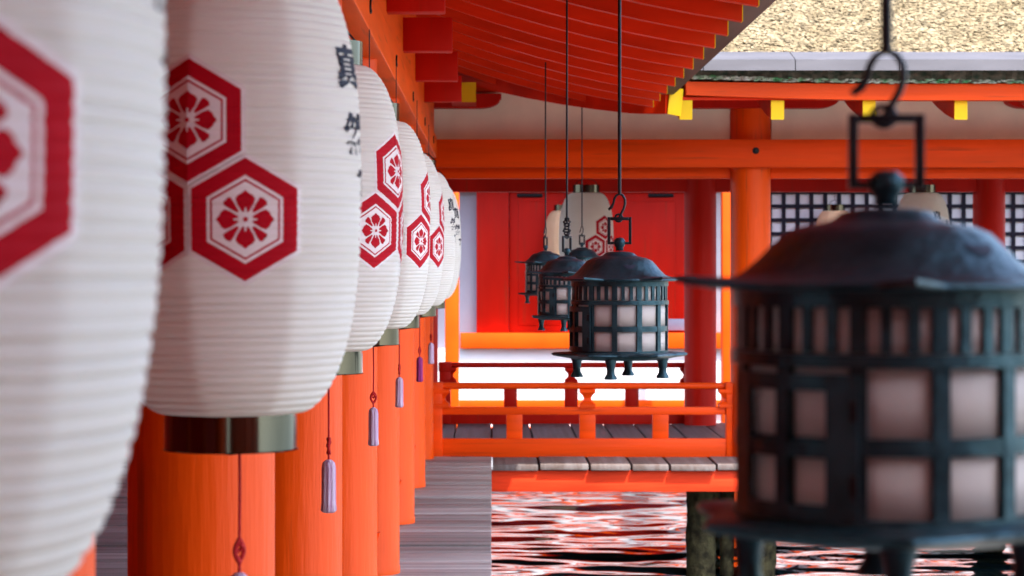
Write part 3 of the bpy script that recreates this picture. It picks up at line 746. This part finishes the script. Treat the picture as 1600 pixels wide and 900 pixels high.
# ---------------------------------------------------------------- bronze lanterns
def tipf(a, r, z, hwid=.45):
    g = PI/3; ph = ((a-PI/2+g/2) % g)-g/2
    return max(0, 1-abs(ph)/hwid)**1.3
def bronze_meshes():
    m_ = {}
    bm = bmesh.new()
    def rf(a, r, z):
        if r < .119: return r
        t = tipf(a, r, z, .20); k = min(1, (r-.119)/.013)
        return (r+.046*t*k, z+.005*t*k)
    lathe(bm, [(0, .074), (.022, .073), (.034, .070), (.040, .064), (.046, .0605), (.066, .056), (.080, .0485), (.089, .038), (.100, .024), (.112, .011), (.121, .0048), (.134, .002), (.141, .001), (.142, -.002), (.139, -.005), (.118, -.006), (.112, -.004), (.10, .010), (0, .055)], 180, rf)
    m_['roof'] = mesh(bm, M['bronze'], True)
    bm = bmesh.new(); U_, L_ = [], []   # crescent vent
    for j in range(13):
        q = -1+2*j/12; ph = q*.17; e = math.sqrt(max(0, 1-q*q))
        for lst, z_ in ((U_, .040-.003*e), (L_, .040-.012*e-.0005)):
            rr = float(np.interp(z_, [.011, .024, .039, .050], [.112, .100, .0885, .079]))+.0014
            lst.append(bm.verts.new((rr*math.sin(ph), -rr*math.cos(ph), z_)))
    for k in range(12): bm.faces.new((U_[k], U_[k+1], L_[k+1], L_[k]))
    m_['vent'] = mesh(bm, M['ink'])
    bm = bmesh.new(); lathe(bm, [(0, .106), (.008, .105), (.0135, .099), (.0145, .092), (.012, .085), (.009, .081), (.010, .074), (0, .073)], 24)
    m_['knob'] = mesh(bm, M['bronze'], 'all')
    bm = bmesh.new()
    box(bm, -.0295, -.0225, -.0045, .0045, .085, .152, .0008); box(bm, .0225, .0295, -.0045, .0045, .085, .152, .0008)
    box(bm, -.0225, .0225, -.0045, .0045, .144, .152, .0008); box(bm, -.0225, .0225, -.004, .004, .085, .0915, .0008)
    m_['bail'] = mesh(bm, M['iron'], True)
    bm = bmesh.new()
    pts = [(-.002, 0, .148), (.000, 0, .152), (.004, 0, .160), (.010, 0, .172), (.0135, 0, .184), (.013, 0, .196), (.008, 0, .205), (0, 0, .209), (-.008, 0, .205), (-.013, 0, .196), (-.015, 0, .186), (-.020, 0, .176), (-.027, 0, .170)]
    tube(bm, pts, [.0032]*11+[.0042, .003], 8)
    tube(bm, [(-.002+.009*math.cos(a), .009*math.sin(a)*.3, .150+.009*math.sin(a)) for a in fine(0, 2*PI, 12)[:-1]], .0028, 6, True)
    m_['hook'] = mesh(bm, M['iron'], True)
    bm = bmesh.new()   # base plate
    def rf2(a, r, z):
        if r < .122: return r
        t = tipf(a, r, z); return (r+.030*t, z+.001*t)
    lathe(bm, [(0, -.177), (.12, -.177), (.130, -.1795), (.136, -.182), (.137, -.185), (.132, -.188), (.11, -.196), (0, -.199)], 180, rf2)
    m_['base'] = mesh(bm, M['bronze'], True)
    bm = bmesh.new(); lathe(bm, [(0, -.190), (.016, -.190), (.0115, -.205), (.0095, -.220), (.010, -.228), (.015, -.236), (.0155, -.241), (0, -.241)], 20)
    m_['foot'] = mesh(bm, M['bronze'], True)
    bm = bmesh.new(); cyl(bm, .0045, .0045, 0, 1, 10); m_['rod'] = mesh(bm, M['iron'], True)
    d = math.radians
    RI, RO = .1095, .118
    bm = bmesh.new(); arcbar(bm, 0, 2*PI, RI, .1195, -.017, -.004, 72); m_['band_top'] = mesh(bm, M['bronze'])
    bm = bmesh.new(); arcbar(bm, 0, 2*PI, RI, .1205, -.0615, -.0515, 72); m_['band_mid'] = mesh(bm, M['bronze'])
    bm = bmesh.new(); arcbar(bm, 0, 2*PI, RI, RO, -.1265, -.1135, 72); m_['rail'] = mesh(bm, M['bronze'])
    bm = bmesh.new(); arcbar(bm, 0, 2*PI, RI, .1195, -.177, -.1735, 72); m_['band_low'] = mesh(bm, M['bronze'])
    bm = bmesh.new()
    for k in range(36):
        a = d(10*k); hw = .0042/RO if k % 3 else .0066/RO
        arcbar(bm, a-hw, a+hw, RI, RO-.0008, -.0505, -.0165, 2)
    m_['slats'] = mesh(bm, M['bronze'])
    bm = bmesh.new(); hw = .0063/RO; arcbar(bm, -hw, hw, RI, .1188, -.1745, -.0605, 2); m_['bar'] = mesh(bm, M['bronze'])
    bm = bmesh.new(); arcbar(bm, 0, d(30), .1115, .1125, -.1135, -.0610, 4); m_['pane_u'] = mesh(bm, M['pane'], 'all')
    bm = bmesh.new(); arcbar(bm, 0, d(30), .1115, .1125, -.1745, -.1265, 4); m_['pane_l'] = mesh(bm, M['pane'], 'all')
    bm = bmesh.new(); arcbar(bm, 0, 2*PI, .1120, .1130, -.052, -.015, 72); m_['pane_top'] = mesh(bm, M['pane'], 'all')
    bm = bmesh.new()   # door of two bays
    arcbar(bm, d(2), d(13), .119, .1235, -.174, -.066); arcbar(bm, d(49), d(60.5), .119, .1235, -.174, -.066)
    arcbar(bm, d(13), d(49), .119, .1230, -.0785, -.066); arcbar(bm, d(13), d(49), .119, .1230, -.174, -.163)
    arcbar(bm, d(28), d(33), .119, .1225, -.163, -.0785); 
    for s in ((13, 28), (33, 49)): arcbar(bm, d(s[0]), d(s[1]), .119, .1220, -.1285, -.117)
    m_['door'] = mesh(bm, M['bronze'])
    bm = bmesh.new(); arcbar(bm, d(58), d(60.5), .1235, .128, -.10, -.085)
    m_['hinge'] = mesh(bm, M['iron'])
    bm = bmesh.new()
    for k in range(7):
        z = .15+k*.012; s = 1 if k % 2 else -1
        tube(bm, [(.011*math.cos(a)*(.7+.3*(k % 3)), .010*math.sin(a), z+.006*s*math.sin(a)) for a in fine(0, 2*PI, 9)[:-1]], .0035, 6, True)
    m_['wrap'] = mesh(bm, M['iron'], True)
    return m_
BR = bronze_meshes()
def bronze(label, x, y, zr, rot, bailrot=0, tiprot=0, rodtop=None, wrap=False, zs=1.0):
    t = thing('bronze_lantern', label, 'lantern', (x, y, EYE+zr), 'hanging bronze lanterns')
    a0 = math.radians(rot); tr = math.radians(tiprot)
    r = new('roof', BR['roof'], t, (0, 0, 0), (0, 0, tr)); new('vent', BR['vent'], r, (0, 0, 0), (0, 0, math.radians(12)))
    new('knob', BR['knob'], t); new('bail', BR['bail'], t, (0, 0, 0), (0, 0, bailrot)); new('hook', BR['hook'], t, (0, 0, 0), (0, 0, bailrot))
    for o_ in (r,)+tuple(c_ for c_ in C.objects if c_.parent == t and c_.name.split('.')[0] in ('knob', 'bail', 'hook')): o_.scale = (1, 1, zs)
    r.scale = (1, 1, zs*.92)
    for c_ in C.objects:
        if c_.parent == t and c_.name.startswith('knob'): c_.location.z = -.004*zs
    if wrap: new('wire_twist', BR['wrap'], t)
    top = (rodtop-EYE-zr) if rodtop else rz(EX-x)-EYE-zr+.03
    rd = new('rod', BR['rod'], t, (0, 0, .206*zs)); rd.scale = (1, 1, top-.206*zs)
    new('base_plate', BR['base'], t, (0, 0, 0), (0, 0, tr))
    for k in range(4):
        a = math.radians(-10)+a0*.5+k*PI/2; new('foot', BR['foot'], t, (.107*math.sin(a), -.107*math.cos(a), 0))
    for nme in ('band_top', 'band_mid', 'rail', 'band_low'): new('band', BR[nme], t)
    new('slat_ring', BR['slats'], t, (0, 0, 0), (0, 0, a0)); new('upper_paper', BR['pane_top'], t)
    for k in range(12):
        a = a0+k*PI/6
        new('bar', BR['bar'], t, (0, 0, 0), (0, 0, a))
        new('paper_pane', BR['pane_u'], t, (0, 0, 0), (0, 0, a)); new('paper_pane', BR['pane_l'], t, (0, 0, 0), (0, 0, a))
    dr = new('door', BR['door'], t, (0, 0, 0), (0, 0, a0-math.radians(90))); new('hinge', BR['hinge'], dr); new('hinge', BR['hinge'], dr, (0, 0, -.055))
    return t
bronze('largest bronze lantern, dark and blurred at the right edge of the picture', .3085, 1.85, -.0165, 10.5+0, 0, 27, zs=.87)
bronze('sharp bronze lantern with blue lit roof hanging in front of the red doors', .3135, 5.80, -.041, -9, 0, 0)
bronze('bronze lantern with twisted wire on its rod, just left of the sharp one', .3135, 9.85, -.042, 3, .9, 30, wrap=True)
bronze('smallest leftmost bronze lantern hanging lowest in the receding row', .318, 13.95, .000, 12, 1.2, 10)
bronze('bronze lantern mostly hidden behind the sharp one, only roof and thin rod showing', .615, 16.1, .035, 20, .9, 30, rodtop=rz(EX-.615)+.02)
